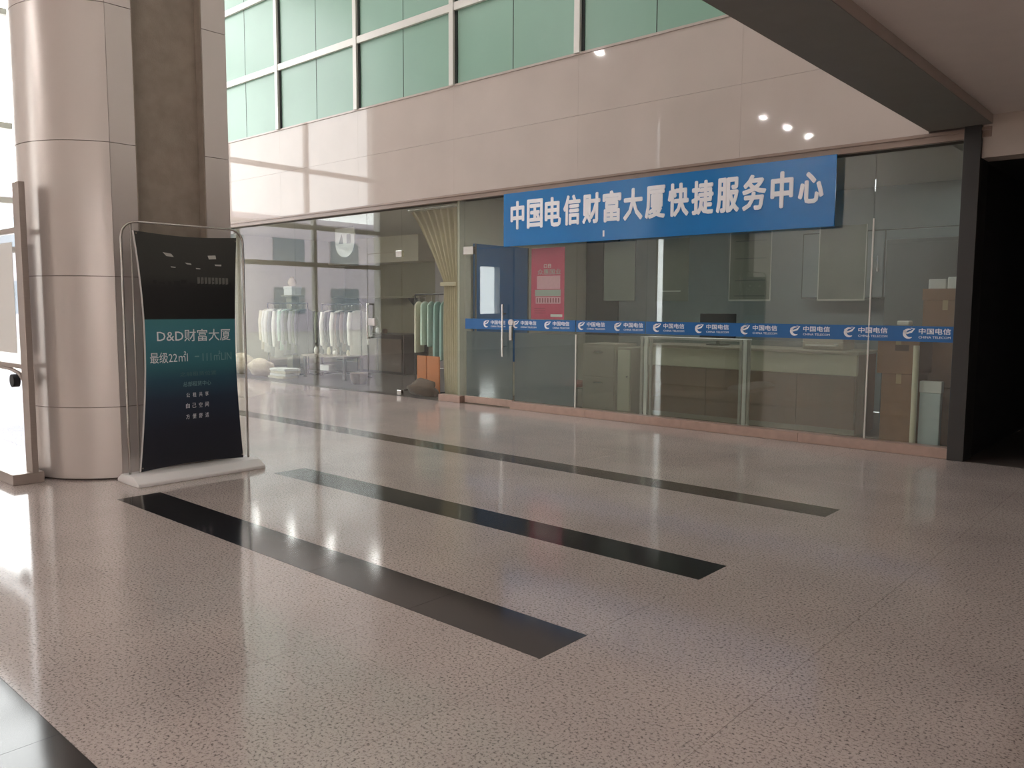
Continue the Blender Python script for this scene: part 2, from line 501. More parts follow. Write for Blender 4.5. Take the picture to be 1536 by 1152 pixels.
# ---- left facade: tall glazed bay, then solid wall with one small window and an added slot
wl = MB()
wl.box(XL-0.3, XL, YB-0.3, -16.6, 0, ZC); wl.box(XL-0.3, XL, -16.6, -13.8, 0, 0.3); wl.box(XL-0.3, XL, -13.8, -3.8, 0, ZC)
wl.box(XL-0.3, XL, -2.7, FY0, 0, ZC); wl.box(XL-0.3, XL, -3.8, -2.7, 0, 1.2); wl.box(XL-0.3, XL, -3.8, -2.7, 2.8, ZC)
wl.box(XL-0.3, XL, FY1, 13.1, 0, ZC)
wl.build('wall_left', 'wall_pale', kind='structure')
fac = setting('window_2', (XL, FY0, 0))
FY = [FY0, 3.75, 6.05, FY1]
FZ = [0.0, 2.55, 3.55, 5.05, 7.30, ZC]
for y in FY:
    MB().box(XL-0.08, XL+0.06, y-0.05, y+0.05, 0, ZC).build('mullion', 'mullion_white', fac)
for z in FZ[1:-1]:
    MB().box(XL-0.07, XL+0.05, FY0, FY1, z-0.06, z+0.06).build('transom', 'mullion_white', fac)
for a, b in zip(FY, FY[1:]):
    for z0, z1 in zip(FZ, FZ[1:]):
        MB().box(XL-0.012, XL+0.0, a+0.05, b-0.05, z0+0.06, z1-0.06).build('pane', 'facade_glass', fac)
sdw = setting('window_6', (XL, -3.25, 1.2))
MB().box(XL-0.06, XL-0.048, -3.8, -2.7, 1.2, 2.8).build('pane', 'facade_glass', sdw)
for q in ((-3.8, -3.74), (-2.76, -2.7)):
    MB().box(XL-0.1, XL+0.03, q[0], q[1], 1.2, 2.8).build('frame', 'mullion_white', sdw)

sw = setting('added_slot_window', (XL, -14.55, 0.3))  # unseen slot window, added for a bright streak in the glass reflections
for q in ((-16.6, -16.53), (-13.87, -13.8)):
    MB().box(XL-0.1, XL+0.04, q[0], q[1], 0.3, ZC).build('frame', 'mullion_white', sw)
MB().box(XL-0.06, XL-0.05, -16.53, -13.87, 0.3, ZC).build('pane', 'facade_glass', sw)

# ---- wall behind the camera; right wall; corridor
MB().box(XL, XR, YB-0.3, YB, 0, ZC).build('wall_front', 'wall_pale', kind='structure')
MB().box(XR, XR+0.3, YB, 14.2, 0, ZL+0.2).build('wall_right', 'wall_pale', kind='structure')
MB().box(-1.81, XR, WY, WY+0.25, 2.76, ZL).build('wall_header', 'wall_paint', kind='structure')
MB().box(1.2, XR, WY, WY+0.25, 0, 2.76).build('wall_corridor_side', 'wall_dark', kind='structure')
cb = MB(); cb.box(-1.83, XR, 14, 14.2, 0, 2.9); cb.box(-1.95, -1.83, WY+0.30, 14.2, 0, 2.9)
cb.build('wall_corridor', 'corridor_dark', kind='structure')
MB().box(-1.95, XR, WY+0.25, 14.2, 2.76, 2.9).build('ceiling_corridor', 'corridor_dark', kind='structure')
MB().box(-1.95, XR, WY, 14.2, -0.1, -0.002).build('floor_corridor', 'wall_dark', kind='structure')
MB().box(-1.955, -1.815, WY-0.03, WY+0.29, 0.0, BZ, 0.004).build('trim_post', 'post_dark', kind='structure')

# ---- shop interiors: shells
SHY = 12.9
OFY = 11.6
PXW = -8.62
MB().box(XL, PXW, WY+0.0, SHY, -0.1, -0.001).build('floor_shop', 'shop_floor', kind='structure')
MB().box(PXW, -1.95, WY+0.0, OFY, -0.1, -0.001).build('floor_office', 'office_floor', kind='structure')
MB().box(XL, PXW, WY+0.30, SHY+0.2, 3.05, 3.25).build('ceiling_shop', 'shop_ceiling', kind='structure')
MB().box(PXW, -1.95, WY+0.30, OFY+0.2, 3.05, 3.25).build('ceiling_office', 'shop_ceiling', kind='structure')
MB().box(-17.5, -17.3, WY+0.15, SHY, 0, 3.05).build('wall_shop_end', 'shop_wall', kind='structure')
ws = MB().box(XL, PXW, SHY, SHY+0.2, 0, 3.05).build('wall_shop', 'shop_khaki', kind='structure')
MB().box(XL, -13.9, SHY-0.5, SHY, 2.45, 3.05, 0.005).build('bulkhead', 'shop_wall', ws)
for k in range(6):      # grey wall boards behind the shop door
    for z0, z1 in ((0.0, 0.75), (0.75, 1.35), (1.35, 2.45), (2.45, 3.05)):
        MB().box(-13.85+0.87*k, -13.85+0.87*(k+1)-0.008, SHY-0.03, SHY-0.001, z0+0.004, z1-0.004, 0.002).build('wall_board', 'shop_grey', ws)
MB().box(PXW-0.02, PXW+0.02, WY+0.13, SHY+0.2, 0, 3.05).build('wall_partition', 'shop_wall', kind='structure')
wo = MB().box(PXW, -1.95, OFY, OFY+0.2, 0, 3.05).build('wall_office', 'office_wall', kind='structure')
MB().box(-8.57, -7.9, OFY-0.04, OFY, 0, 3.05).build('wall_board', 'office_dark', wo)

# ---- shop glazing
PT = 0.012
def pane(x0, x1, z0, z1, m, parent, y=WY+0.10):
    return MB().box(x0+0.003, x1-0.003, y, y+PT, z0+0.002, z1-0.002).build('pane', m, parent)
gy = WY+0.10
w4 = setting('window_4', (-13, gy, 0))
for a, b in ((XL, -17.0), (-17.0, -14.9), (-14.9, -12.8), (-12.8, -10.73), (-9.86, PXW)):
    pane(a, b, 0.0, 2.955, 'shop_glass', w4)
pane(-10.73, -9.86, 2.27, 2.955, 'shop_glass', w4)
MB().box(-9.98, -9.84, gy-0.02, gy+PT+0.02, 2.19, 2.29, 0.004).build('patch_fitting', 'chrome', w4)
d1 = setting('door_1', (-10.3, gy, 0))
pane(-10.72, -9.87, 0.012, 2.265, 'shop_glass', d1)
h = MB()
h.tube([(-10.66, gy-0.005, 0.90), (-10.66, gy-0.055, 0.90), (-10.66, gy-0.06, 0.93), (-10.66, gy-0.06, 1.42), (-10.66, gy-0.055, 1.45), (-10.66, gy-0.005, 1.45)], 0.014, 10)
h.build('handle', 'chrome', d1, smooth=True)
MB().box(-10.70, -10.52, gy-0.025, gy+PT+0.025, 1.10, 1.22, 0.005).build('lock_plate', 'white_plastic', d1)
MB().box(-9.98, -9.88, gy-0.02, gy+PT+0.02, 0.004, 0.085, 0.004).build('floor_hinge', 'chrome', d1)

w5 = setting('window_5', (-5, gy, 0))
for a, b in ((PXW, -8.47), (-7.50, -6.42), (-6.42, -5.36), (-5.36, -4.07), (-4.07, -2.75), (-2.75, -1.955)):
    pane(a, b, 0.10, 2.955, 'office_glass', w5)
pane(-8.47, -7.50, 2.25, 2.955, 'office_glass', w5)
for x in (-5.36, -4.07):
    MB().box(x-0.022, x+0.022, gy+PT+0.002, gy+0.05, 0.10, 1.06, 0.003).build('support_bar', 'mullion_white', w5)
MB().box(-6.43, -6.41, gy-0.002, gy+PT+0.002, 0.10, 1.06).build('edge_seal', 'mullion_white', w5)
MB().box(-2.757, -2.743, gy-0.002, gy+PT+0.002, 0.10, 2.3).build('edge_seal', 'mullion_white', w5)
for a, b in ((-7.49, -6.44), (-6.40, -5.385), (-5.335, -4.095), (-4.045, -2.77)):
    MB().box(a, b, gy+PT+0.001, gy+PT+0.004, 0.11, 1.06).build('frosted_film', 'door_film' if a < -7 else 'frosted_film', w5)
# stone plinth under the fixed office panes, laid in lengths
pl = setting('baseboard_shopfront', (-5, WY, 0))
for a, b in ((-8.95, -8.49), (-7.50, -6.2), (-6.2, -4.8), (-4.8, -3.4), (-3.4, -1.955)):
    MB().box(a+0.001, b-0.001, WY+0.02, WY+0.16, 0, 0.10, 0.003).build('plinth_stone', 'plinth_stone', pl)
d2 = setting('door_2', (-8, gy, 0))
pane(-8.455, -7.515, 0.11, 2.24, 'office_glass', d2)
MB().box(-8.44, -7.53, gy+PT+0.001, gy+PT+0.004, 0.115, 1.06).build('frosted_film', 'door_film', d2)
MB().box(-8.455, -7.515, gy-0.015, gy+PT+0.015, 0.012, 0.11, 0.004).build('kick_rail', 'plinth_stone', d2)
MB().box(-8.47, -8.27, gy-0.02, gy+PT+0.02, 2.17, 2.28, 0.004).build('patch_fitting', 'steel', d2)
MB().cyl((-7.66, gy-0.06, 0.72), 'z', 0.015, 0.73, 12).build('handle', 'chrome', d2, smooth=40)
hb = MB()
for z in (0.86, 1.32): hb.cyl((-7.66, gy-0.06, z), 'y', 0.010, 0.06, 10)
hb.build('handle_standoff', 'chrome', d2, smooth=40)
lk = MB().cyl((-7.54, gy-0.03, 1.20), 'y', 0.042, 0.03, 20)
lk.build('lock_rose', 'white_plastic', d2, smooth=40)
MB().box(-7.565, -7.515, gy-0.03, gy-0.0, 0.95, 1.15, 0.004).build('lock_case', 'steel', d2)

# ---- outside
MB().box(-70, XL-0.3, -50, 50, -0.3, -0.12).build('ground_outside', 'exterior_ground', kind='structure')

# ================================================================== THINGS IN THE HALL
# ---- column: stadium plan, laminate panels in tiers, niche on the flat side
FX, R_, SA = -6.69, 0.70, math.radians(21.5)
Y1s, Y2s = 2.755, 3.765
c1 = (FX-R_*math.cos(SA), Y1s+R_*math.sin(SA))
N0, N1 = 2.955, 3.545
col = thing('column', (-7.3, 3.25, 0), 'tall pale column with a rounded front and a dark recessed niche', 'column')
BXc = 2*c1[0]-FX
def arc(c, a0, a1, r, n):
    return [(c[0]+r*math.cos(a0+(a1-a0)*k/n), c[1]+r*math.sin(a0+(a1-a0)*k/n)) for k in range(n+1)]
tiers = [0.012, 0.59, 1.635, 2.68, 3.735, 4.79, 5.845, 6.9, 7.955, 9.01, ZC]
# core (the niche's concrete and the dark of the joints)
core = MB()
cp = arc(c1, -PI+SA, -SA, R_-0.02, 24)+[(FX-0.02, N0), (FX-0.10, N0), (FX-0.10, N1), (FX-0.02, N1), (FX-0.02, Y2s-0.02), (BXc+0.02, Y2s-0.02)]
core.prism(cp, 'z', 0.0, ZC)
core.build('core', 'joint_dark', col, smooth=30)
MB().box(FX-0.108, FX-0.095, N0+0.001, N1-0.001, 0.0, ZC).build('niche_back', 'niche_concrete', col)
MB().box(FX-0.096, FX-0.002, N1-0.012, N1-0.001, 0.0, ZC).build('niche_cheek', 'niche_concrete', col)
MB().box(FX-0.096, FX-0.002, N0+0.001, N0+0.012, 0.0, ZC).build('niche_cheek', 'niche_concrete', col)
g = 0.0025
for z0, z1 in zip(tiers, tiers[1:]):
    za, zb = z0+g, z1-g
    out = arc(c1, -PI+SA, -SA-0.003, R_, 40); inn = list(reversed(arc(c1, -PI+SA, -SA-0.003, R_-0.018, 40)))
    MB().prism(out+inn, 'z', za, zb).build('front_panel', 'column_laminate', col, smooth=30)
    MB().box(BXc+0.019, FX-0.019, Y2s-0.018, Y2s, za, zb).build('rear_panel', 'column_laminate', col)
    MB().box(FX-0.018, FX, Y1s+0.001, N0, za, zb).build('side_panel', 'column_laminate', col)
    MB().box(FX-0.018, FX, N1, Y2s-0.001, za, zb).build('side_panel', 'column_laminate', col)
    MB().box(BXc, BXc+0.018, Y1s+0.001, Y2s-0.001, za, zb).build('side_panel', 'column_laminate', col)

# ---- door-frame banner stand by the column
BXp = -6.43
bs = thing('banner_stand', (BXp, 3.23, 0), 'tall framed banner stand with a teal and navy lettered banner before the column', 'banner stand')
b = MB()
b.prism([(-6.62, 0.0), (-6.235, 0.0), (-6.235, 0.028), (-6.33, 0.075), (-6.54, 0.075), (-6.62, 0.028)], 'y', 2.68, 3.78, 0.008)
b.build('base', 'white_plastic', bs, smooth=40)
f0, f1, ft, fr = 2.715, 3.745, 2.055, 0.12
path = [(BXp-0.03, f0, 0.06)]+[(BXp-0.03, f0, z) for z in (0.5, 1.0, 1.5, ft-fr)]
path += [(BXp-0.03, f0+fr-fr*math.cos(a), ft-fr+fr*math.sin(a)) for a in [PI/2*k/6 for k in range(1, 7)]]
path += [(BXp-0.03, f1-fr+fr*math.sin(a), ft-fr+fr*math.cos(a)) for a in [PI/2*k/6 for k in range(0, 7)]]
path += [(BXp-0.03, f1, z) for z in (1.5, 1.0, 0.5, 0.06)]
MB().tube(path, 0.010, 10).build('frame', 'steel', bs, smooth=True)
MB().tube([(BXp-0.045, 2.80, 0.06), (BXp-0.045, 2.80, 2.04)], 0.007, 8).build('rear_pole', 'frame_grey', bs, smooth=True)
BT, BB = 1.985, 0.085
def ban(u, v):
    z = BT+(BB-BT)*v
    s_ = math.sin(PI*v)
    yl = 2.80+0.065*math.sin(PI*min(1, v*0.95)**0.9)-0.02*v
    yr = 3.668-0.04*s_+0.012*v
    x = BXp+0.02*math.sin(PI*u)*math.sin(PI*v)+0.035*(1-u)*s_*0.4
    z2 = z+0.022*math.sin(PI*u)*(1 if v > 0.5 else -1)*abs(2*v-1)**3
    return (x, yl+(yr-yl)*u, z2)
# printed cloth: flat print gradient
bm_ = bpy.data.materials.new('banner_print'); bm_.use_nodes = True
nt = bm_.node_tree; pb = nt.nodes['Principled BSDF']; pb.inputs['Roughness'].default_value = 0.45
tc = nt.nodes.new('ShaderNodeTexCoord'); sp = nt.nodes.new('ShaderNodeSeparateXYZ'); nt.links.new(tc.outputs['Object'], sp.inputs[0])
mr = nt.nodes.new('ShaderNodeMapRange'); mr.inputs['From Min'].default_value = 0.05; mr.inputs['From Max'].default_value = 2.05
nt.links.new(sp.outputs['Z'], mr.inputs['Value'])
rp = nt.nodes.new('ShaderNodeValToRGB'); nt.links.new(mr.outputs['Result'], rp.inputs['Fac'])
stops = [(0.0, (28, 30, 38)), (0.18, (28, 32, 46)), (0.30, (34, 48, 68)), (0.38, (42, 80, 98)), (0.45, (54, 114, 124)), (0.56, (62, 124, 138)), (0.622, (66, 126, 134)),
         (0.624, (24, 24, 24)), (0.75, (30, 30, 30)), (0.80, (54, 54, 51)), (1.0, (64, 64, 60))]
el = rp.color_ramp.elements
el[0].position, el[0].color = stops[0][0], lin(stops[0][1]); el[1].position, el[1].color = stops[-1][0], lin(stops[-1][1])
for p_, c_ in stops[1:-1]:
    e = el.new(p_); e.color = lin(c_)
nt.links.new(rp.outputs['Color'], pb.inputs['Base Color'])
M['banner_print'] = bm_
cloth = MB().sheet(ban, 14, 40, (-0.0015, 0, 0)).build('banner', 'banner_print', bs, smooth=30)
def on_ban(y, z, d):
    v = (BT-z)/(BT-BB); v = min(1, max(0, v))
    a = ban(0, v)[1]; c = ban(1, v)[1]; u = (y-a)/(c-a)
    return (ban(u, v)[0]+0.0012+d, y, z)
def ban_quads(quads, name, material):
    for q in quads:
        mb = MB()
        vs = [mb.bm.verts.new(on_ban(y, z, 0.0006)) for y, z in q]
        wv = [mb.bm.verts.new(on_ban(y, z, 0.0)) for y, z in q]
        mb.bm.faces.new(vs); mb.bm.faces.new(list(reversed(wv)))
        for i in range(len(q)): mb.bm.faces.new((vs[i], wv[i], wv[(i+1) % len(q)], vs[(i+1) % len(q)]))
        mb.build(name, material, cloth)
# the white selvedge on the left edge
def edge_strip(u, v):
    x, y, z = ban(0, v); return (x+0.001, y-0.012+0.012*u, z)
MB().sheet(edge_strip, 1, 40, (-0.003, 0, 0)).build('selvedge', 'white_plastic', cloth)
lamps = [[(3.02, 1.83), (3.09, 1.82), (3.11, 1.795), (3.05, 1.80)], [(3.40, 1.82), (3.47, 1.825), (3.475, 1.795), (3.41, 1.79)],
         [(3.20, 1.755), (3.25, 1.75), (3.255, 1.738), (3.215, 1.742)], [(3.46, 1.75), (3.52, 1.752), (3.52, 1.738), (3.465, 1.738)],
         [(3.08, 1.72), (3.12, 1.717), (3.12, 1.709), (3.085, 1.711)], [(3.29, 1.715), (3.33, 1.713), (3.33, 1.705), (3.295, 1.706)]]
ban_quads(lamps, 'printed_lamp', 'print_light')
blocks = []
rnd = random.Random(3)
y = 2.93
while y < 3.58:
    w = rnd.uniform(0.02, 0.06); z = 1.60+rnd.uniform(-0.01, 0.02); hh = rnd.uniform(0.015, 0.05)
    blocks.append([(y, z), (y+w, z), (y+w, z-hh), (y, z-hh)]); y += w+rnd.uniform(0.005, 0.03)
ban_quads(blocks, 'printed_desk', 'print_dim')
ban_quads([[(3.3+0.032*k, 1.64), (3.322+0.032*k, 1.64), (3.322+0.032*k, 1.59), (3.3+0.032*k, 1.585)] for k in range(9)], 'printed_window', 'print_grey')
def ban_text(t, y0, y1, z0, z1, m='letter_white', bold=0.0):
    ws_ = t.split(' ')
    n = sum(len(w) for w in ws_)+0.8*(len(ws_)-1); p = y0
    for w in ws_:
        q = p+(y1-y0)*len(w)/n
        zz = (z0, z1) if w != '-' else ((z0+z1)/2-0.006, (z0+z1)/2+0.004)
        lettering(w, (p, q, zz[0], zz[1]), on_ban, 0.0008, bold).build('lettering', m, cloth)
        p = q+(y1-y0)*0.8/n
mat('letter_teal', (120, 156, 160), 0.5); mat('letter_dim', (78, 112, 116), 0.5)
ban_text('D&D财富大厦', 2.945, 3.585, 1.115, 1.215, bold=0.004)
ban_text('最级22㎡l', 2.885, 3.19, 0.945, 1.035)
ban_text('- 111㎡LIN', 3.25, 3.59, 0.95, 1.03, 'letter_teal')
ban_text('之前租赁位置', 3.12, 3.44, 0.83, 0.865, 'letter_dim')
ban_text('总部租赁中心', 3.145, 3.39, 0.745, 0.785, 'letter_teal')
ban_text('公 租 共 享', 3.17, 3.365, 0.655, 0.692, 'letter_white')
ban_text('自 己 空 间', 3.165, 3.365, 0.565, 0.605, 'letter_white')
ban_text('方 便 舒 适', 3.165, 3.365, 0.475, 0.515, 'letter_white')
for (y, z) in ((2.815, 1.965), (3.652, 1.955), (2.80, 0.115), (3.665, 0.115)):
    MB().cyl((BXp+0.004, y, z), 'x', 0.007, 0.006, 10).build('eyelet', 'steel', bs)

# ---- freestanding display board at the left (its far part leaves the picture)
st = thing('display_board_stand', (-7.6, 2.18, 0), 'free-standing metal display board on a low plinth beside the pale column', 'display stand')
MB().box(-8.75, -7.03, 2.06, 2.285, 0, 0.085, 0.004).build('base', 'brushed_steel', st)
MB().box(-7.17, -7.03, 2.20, 2.246, 0.085, 2.35, 0.003).build('post', 'brushed_steel', st)
MB().box(-8.72, -8.58, 2.20, 2.246, 0.085, 2.35, 0.003).build('post', 'brushed_steel', st)
MB().box(-8.58, -7.17, 2.205, 2.24, 1.97, 2.01, 0.003).build('rail', 'brushed_steel', st)
MB().box(-8.58, -7.17, 2.205, 2.24, 0.90, 0.935, 0.003).build('rail', 'brushed_steel', st)
pnl = MB().box(-8.57, -7.24, 2.212, 2.232, 0.94, 1.965).build('panel', 'acrylic', st)
MB().box(-8.55, -7.27, 2.2085, 2.2115, 1.02, 1.90).build('sheet', 'paper_white', pnl)
br = [(-7.17, 2.222, 0.80), (-7.30, 2.222, 0.86), (-7.50, 2.222, 0.885), (-7.80, 2.222, 0.89)]
MB().tube(br, 0.016, 8).build('bracket', 'brushed_steel', st, smooth=True)
MB().cyl((-7.31, 2.17, 0.80), 'y', 0.052, 0.05, 20).build('knob', 'black_rubber', st, smooth=40)
MB().cyl((-7.31, 2.195, 0.80), 'y', 0.012, 0.03, 10).build('knob_stem', 'steel', st, smooth=40)
MB().tube([(-7.31, 2.222, 0.80), (-7.31, 2.222, 0.87)], 0.008, 8).build('hanger', 'steel', st)

# ---- blue sign across the glass
SX0, SX1, SZ0, SZ1 = -7.59, -3.095, 2.235, 2.945
sy = WY-0.02
sg = thing('shop_sign', ((SX0+SX1)/2, sy, SZ0), 'long glossy blue sign with white Chinese lettering across the office glass', 'sign')
MB().box(SX0, SX1, sy, sy+0.018, SZ0, SZ1, 0.002).build('board', 'sign_blue', sg)
chars = '中国电信财富大厦快捷服务中心'
pitch = (7.49-3.19)/14
for k, ch in enumerate(chars):
    u0 = -7.49+pitch*k
    wn = {'中': 0.20, '心': 0.14}.get(ch, 0.11)
    z0, z1 = 2.455, 2.835
    if ch == '心': z0, z1 = 2.48, 2.80
    full = MB(); ins = 0.011
    for q in range(9):
        ox, oz = (0, 0) if q == 8 else (ins*math.cos(q*PI/4), ins*math.sin(q*PI/4))
        one = lettering(ch, (u0+pitch*wn*0.5+ins+ox, u0+pitch*(1-wn*0.5)-ins+ox, z0+ins+oz, z1-ins+oz), to_wall(sy), 0.004+0.0001*q, 0.0, 2)
        me_ = bpy.data.meshes.new('stroke'); one.bm.to_mesh(me_); one.bm.free(); full.bm.from_mesh(me_); bpy.data.meshes.remove(me_)
    full.build('letter', 'letter_white', sg)
MB().box(-5.93, -5.905, sy-0.003, sy-0.0005, 2.285, 2.36).build('torn_tape', 'letter_white', sg)

# ---- blue safety strip on the glass with repeated mark and lettering
bz0, bz1 = 1.095, 1.245
by = gy-0.003
sp_ = thing('glass_strip', (-5.2, by, bz0), 'narrow blue safety strip with repeated white marks along the office glass', 'strip')
for a, b_ in ((-8.45, -7.52), (-7.495, -6.425), (-6.415, -5.365), (-5.355, -4.075), (-4.065, -2.755), (-2.745, -1.965)):
    MB().box(a, b_, by, by+0.0025, bz0, bz1).build('band', 'strip_blue', sp_)
def mark(x, z, h):
    """white swoosh mark: a looped C with a crossing tail"""
    mb = MB()
    pts = []
    for k in range(19):
        a = math.radians(70+k*13)
        pts.append((x+h*0.42*math.cos(a), z+h*0.40*math.sin(a), 0.10*h*(0.35+math.sin(PI*k/18))))
    tail = [(x-h*0.50, z+h*0.28, 0.05*h), (x-h*0.20, z+h*0.02, 0.085*h), (x+h*0.18, z+h*0.16, 0.09*h), (x+h*0.45, z+h*0.46, 0.05*h), (x+h*0.12, z+h*0.50, 0.03*h)]
    for line in (pts, tail):
        n = len(line)
        L_, R2 = [], []
        for i, (px, pz, w) in enumerate(line):
            a = line[max(0, i-1)]; c = line[min(n-1, i+1)]
            d = Vector((c[0]-a[0], c[1]-a[1])).normalized(); nn = Vector((-d.y, d.x))
            L_.append((px+nn.x*w, pz+nn.y*w)); R2.append((px-nn.x*w, pz-nn.y*w))
        for i in range(n-1):
            q = [L_[i], L_[i+1], R2[i+1], R2[i]]
            vs = [mb.bm.verts.new((p[0], by-0.0012, p[1])) for p in q]; mb.bm.faces.new(vs)
            wv = [mb.bm.verts.new((p[0], by-0.0002, p[1])) for p in q]; mb.bm.faces.new(list(reversed(wv)))
            mb.bm.faces.new((vs[0], wv[0], wv[1], vs[1])); mb.bm.faces.new((vs[2], wv[2], wv[3], vs[3]))
    return mb
for k in range(11):
    x = -8.02+0.565*k
    mk = mark(x, 1.172, 0.105)
    mk.build('mark', 'letter_white', sp_)
    lettering('中国电信', (x+0.085, x+0.365, 1.168, 1.225), to_wall(by), 0.001, 0.012).build('lettering', 'letter_white', sp_)
    lettering('CHINA TELECOM', (x+0.085, x+0.365, 1.128, 1.150), to_wall(by), 0.001, 0.0).build('lettering', 'letter_white', sp_)

# ---- posters on the glass
iy = gy+PT+0.004
pk = thing('pink_poster', (-6.91, iy, 1.25), 'pink poster with pale text blocks stuck inside the office glass', 'poster')
MB().box(-7.20, -6.63, iy, iy+0.003, 1.25, 2.20).build('sheet', 'pink_print', pk)
py_ = iy-0.0008
MB().box(-7.10, -6.70, py_, iy-0.0001, 1.655, 1.83).build('text_block', 'pink_pale', pk)
MB().box(-7.13, -6.69, py_, iy-0.0001, 1.56, 1.645).build('text_block', 'paper_edge', pk)
MB().box(-7.12, -6.69, py_, iy-0.0001, 1.46, 1.55).build('text_block', 'pink_pale', pk)
for k in range(9):
    MB().box(-7.10+0.046*k, -7.082+0.046*k, py_-0.0004, py_-0.0001, 1.475, 1.535).build('text_line', 'pink_deep', pk)
lettering('口日', (-6.98, -6.86, 1.935, 1.985), to_wall(iy), 0.0008, 0.01).build('lettering', 'paper_white', pk)
lettering('众惠国业', (-7.09, -6.69, 1.845, 1.92), to_wall(iy), 0.0008, 0.008).build('lettering', 'paper_edge', pk)
MB().box(-6.86, -6.66, py_, iy-0.0001, 1.285, 1.32).build('text_line', 'paper_white', pk)
for z in (1.33, 1.36, 1.39):
    MB().box(-7.14, -6.95, py_, iy-0.0001, z, z+0.008).build('text_line', 'pink_deep', pk)

def backed_sheet(x0, x1, z0, z1, label, curl=0.0, lines=True):
    t = thing('paper_poster', ((x0+x1)/2, iy, z0), label, 'poster', 'posters on the office glass seen from behind')
    def f(u, v): return (x0+(x1-x0)*u+0.01*curl*math.sin(PI*v), iy+0.002+curl*0.03*(1-v)*0+abs(curl)*0.02*math.sin(PI*u)*v, z1+(z0-z1)*v)
    MB().sheet(f, 6, 6, (0, 0.0015, 0)).build('sheet', 'paper_back', t)
    e = MB(); w = 0.010
    e.box(x0, x0+w, iy-0.0006, iy+0.0018, z0, z1); e.box(x1-w, x1, iy-0.0006, iy+0.0018, z0, z1)
    e.box(x0+w, x1-w, iy-0.0006, iy+0.0018, z0, z0+w*1.6)
    e.build('border', 'paper_edge', t)
    if lines:
        for z in (z0+0.05, z0+0.22, z0+0.46, z1-0.1):
            MB().box(x0+0.07, x1-0.06, iy-0.0005, iy+0.0015, z, z+0.012).build('printed_line', 'office_dark', t)
    return t
backed_sheet(-4.29, -3.80, 1.49, 2.24, 'grey back of a ruled poster on the glass behind the sign\'s lower edge', 0.0)
backed_sheet(-3.29, -2.81, 1.49, 2.25, 'grey curled poster back taped to the glass beside the cardboard boxes', 1.0, False)
sh = thing('paper_poster', (-5.02, iy, 1.5), 'faint pale grey poster on the glass over the counter', 'poster', 'posters on the office glass seen from behind')
MB().box(-5.24, -4.80, iy, iy+0.002, 1.49, 2.22).build('sheet', 'paper_back', sh)
MB().box(-5.16, -4.90, iy-0.0006, iy-0.0001, 1.60, 1.615).build('printed_line', 'paper_edge', sh)
fr_ = thing('wall_frame', (-5.78, iy, 1.49), 'thin black outlined panel on the office glass beside the pink poster', 'frame')
e = MB(); x0, x1, z0, z1, w = -6.01, -5.53, 1.49, 2.23, 0.007
e.box(x0, x0+w, iy, iy+0.004, z0, z1); e.box(x1-w, x1, iy, iy+0.004, z0, z1); e.box(x0, x1, iy, iy+0.004, z0, z0+w); e.box(x0, x1, iy, iy+0.004, z1-w, z1)
e.build('outline', 'black_rubber', fr_)
MB().box(x0+w, x1-w, iy+0.001, iy+0.003, z0+w, z1-w).build('sheet', 'paper_back', fr_)

# ---- downlights: one row mirrored in the polished fascia, the others added as unseen fill
def downlight(x, y, z, label, group, glow='fill_glow', r=0.09):
    t = thing('ceiling_downlight', (x, y, z-0.012), label, 'light', group)
    ring = MB(); n = 24
    for (ra, rb, za, zb) in ((r, r+0.025, z-0.012, z),):
        A = [[ring.bm.verts.new((x+r*math.cos(2*PI*k/n), y+r*math.sin(2*PI*k/n), zz)) for k in range(n)] for r, zz in ((ra, za), (rb, za), (rb, zb), (ra, zb))]
        for i in range(4):
            for k in range(n):
                ring.bm.faces.new((A[i][k], A[i][(k+1) % n], A[(i+1) % 4][(k+1) % n], A[(i+1) % 4][k]))
    ring.build('trim_ring', 'white_plastic', t, smooth=30)
    MB().cyl((x, y, z-0.008), 'z', r, 0.006, 24).build('lens', glow, t)
for x, y in ((-15.7, -5.05), (-15.94, -13.73), (-15.58, -16.73), (-15.6, -19.23), (-15.58, -21.6)):
    downlight(x, y, ZC, 'round recessed downlight of the long row beside the window side', 'row of downlights in the high ceiling', 'lamp_glow_bright')
for x in (-15.0, -10.5, -6.0):
    for y in (-2.5, 1.8, 6.0):
        downlight(x, y, ZC, 'round fill lamp added in the high ceiling over the striped floor', 'added fill lamps in the high ceiling')  # unseen grid, added to brighten the floor and column
for x, y in ((0.6, -3.0), (2.6, -3.0), (0.6, -6.5), (2.6, -6.5), (0.6, -10.0), (2.6, -10.0)):
    downlight(x, y, ZL, 'round fill lamp added in the low ceiling', 'added fill lamps in the low ceiling', 'fill_glow_mid')  # added behind the camera as fill for faces turned to +x
for x, y in ((-16.3, 8.74), (-15.0, 8.74), (-13.7, 8.74), (-12.4, 8.74), (-11.1, 8.74)):
    downlight(x, y, 3.05, 'round fill lamp added just behind the glass in the clothes shop', 'added fill lamps in the shop ceiling', 'fill_glow_dim', 0.15)  # added out of sight to light the clothes from the front
for x, y in ((-6.6, 8.74), (-5.2, 8.74), (-3.8, 8.74)):
    downlight(x, y, 3.05, 'round fill lamp added in the office, hidden behind the blue sign', 'added fill lamps in the office ceiling', 'fill_glow_dim', 0.15)  # added out of sight to brighten the counter front

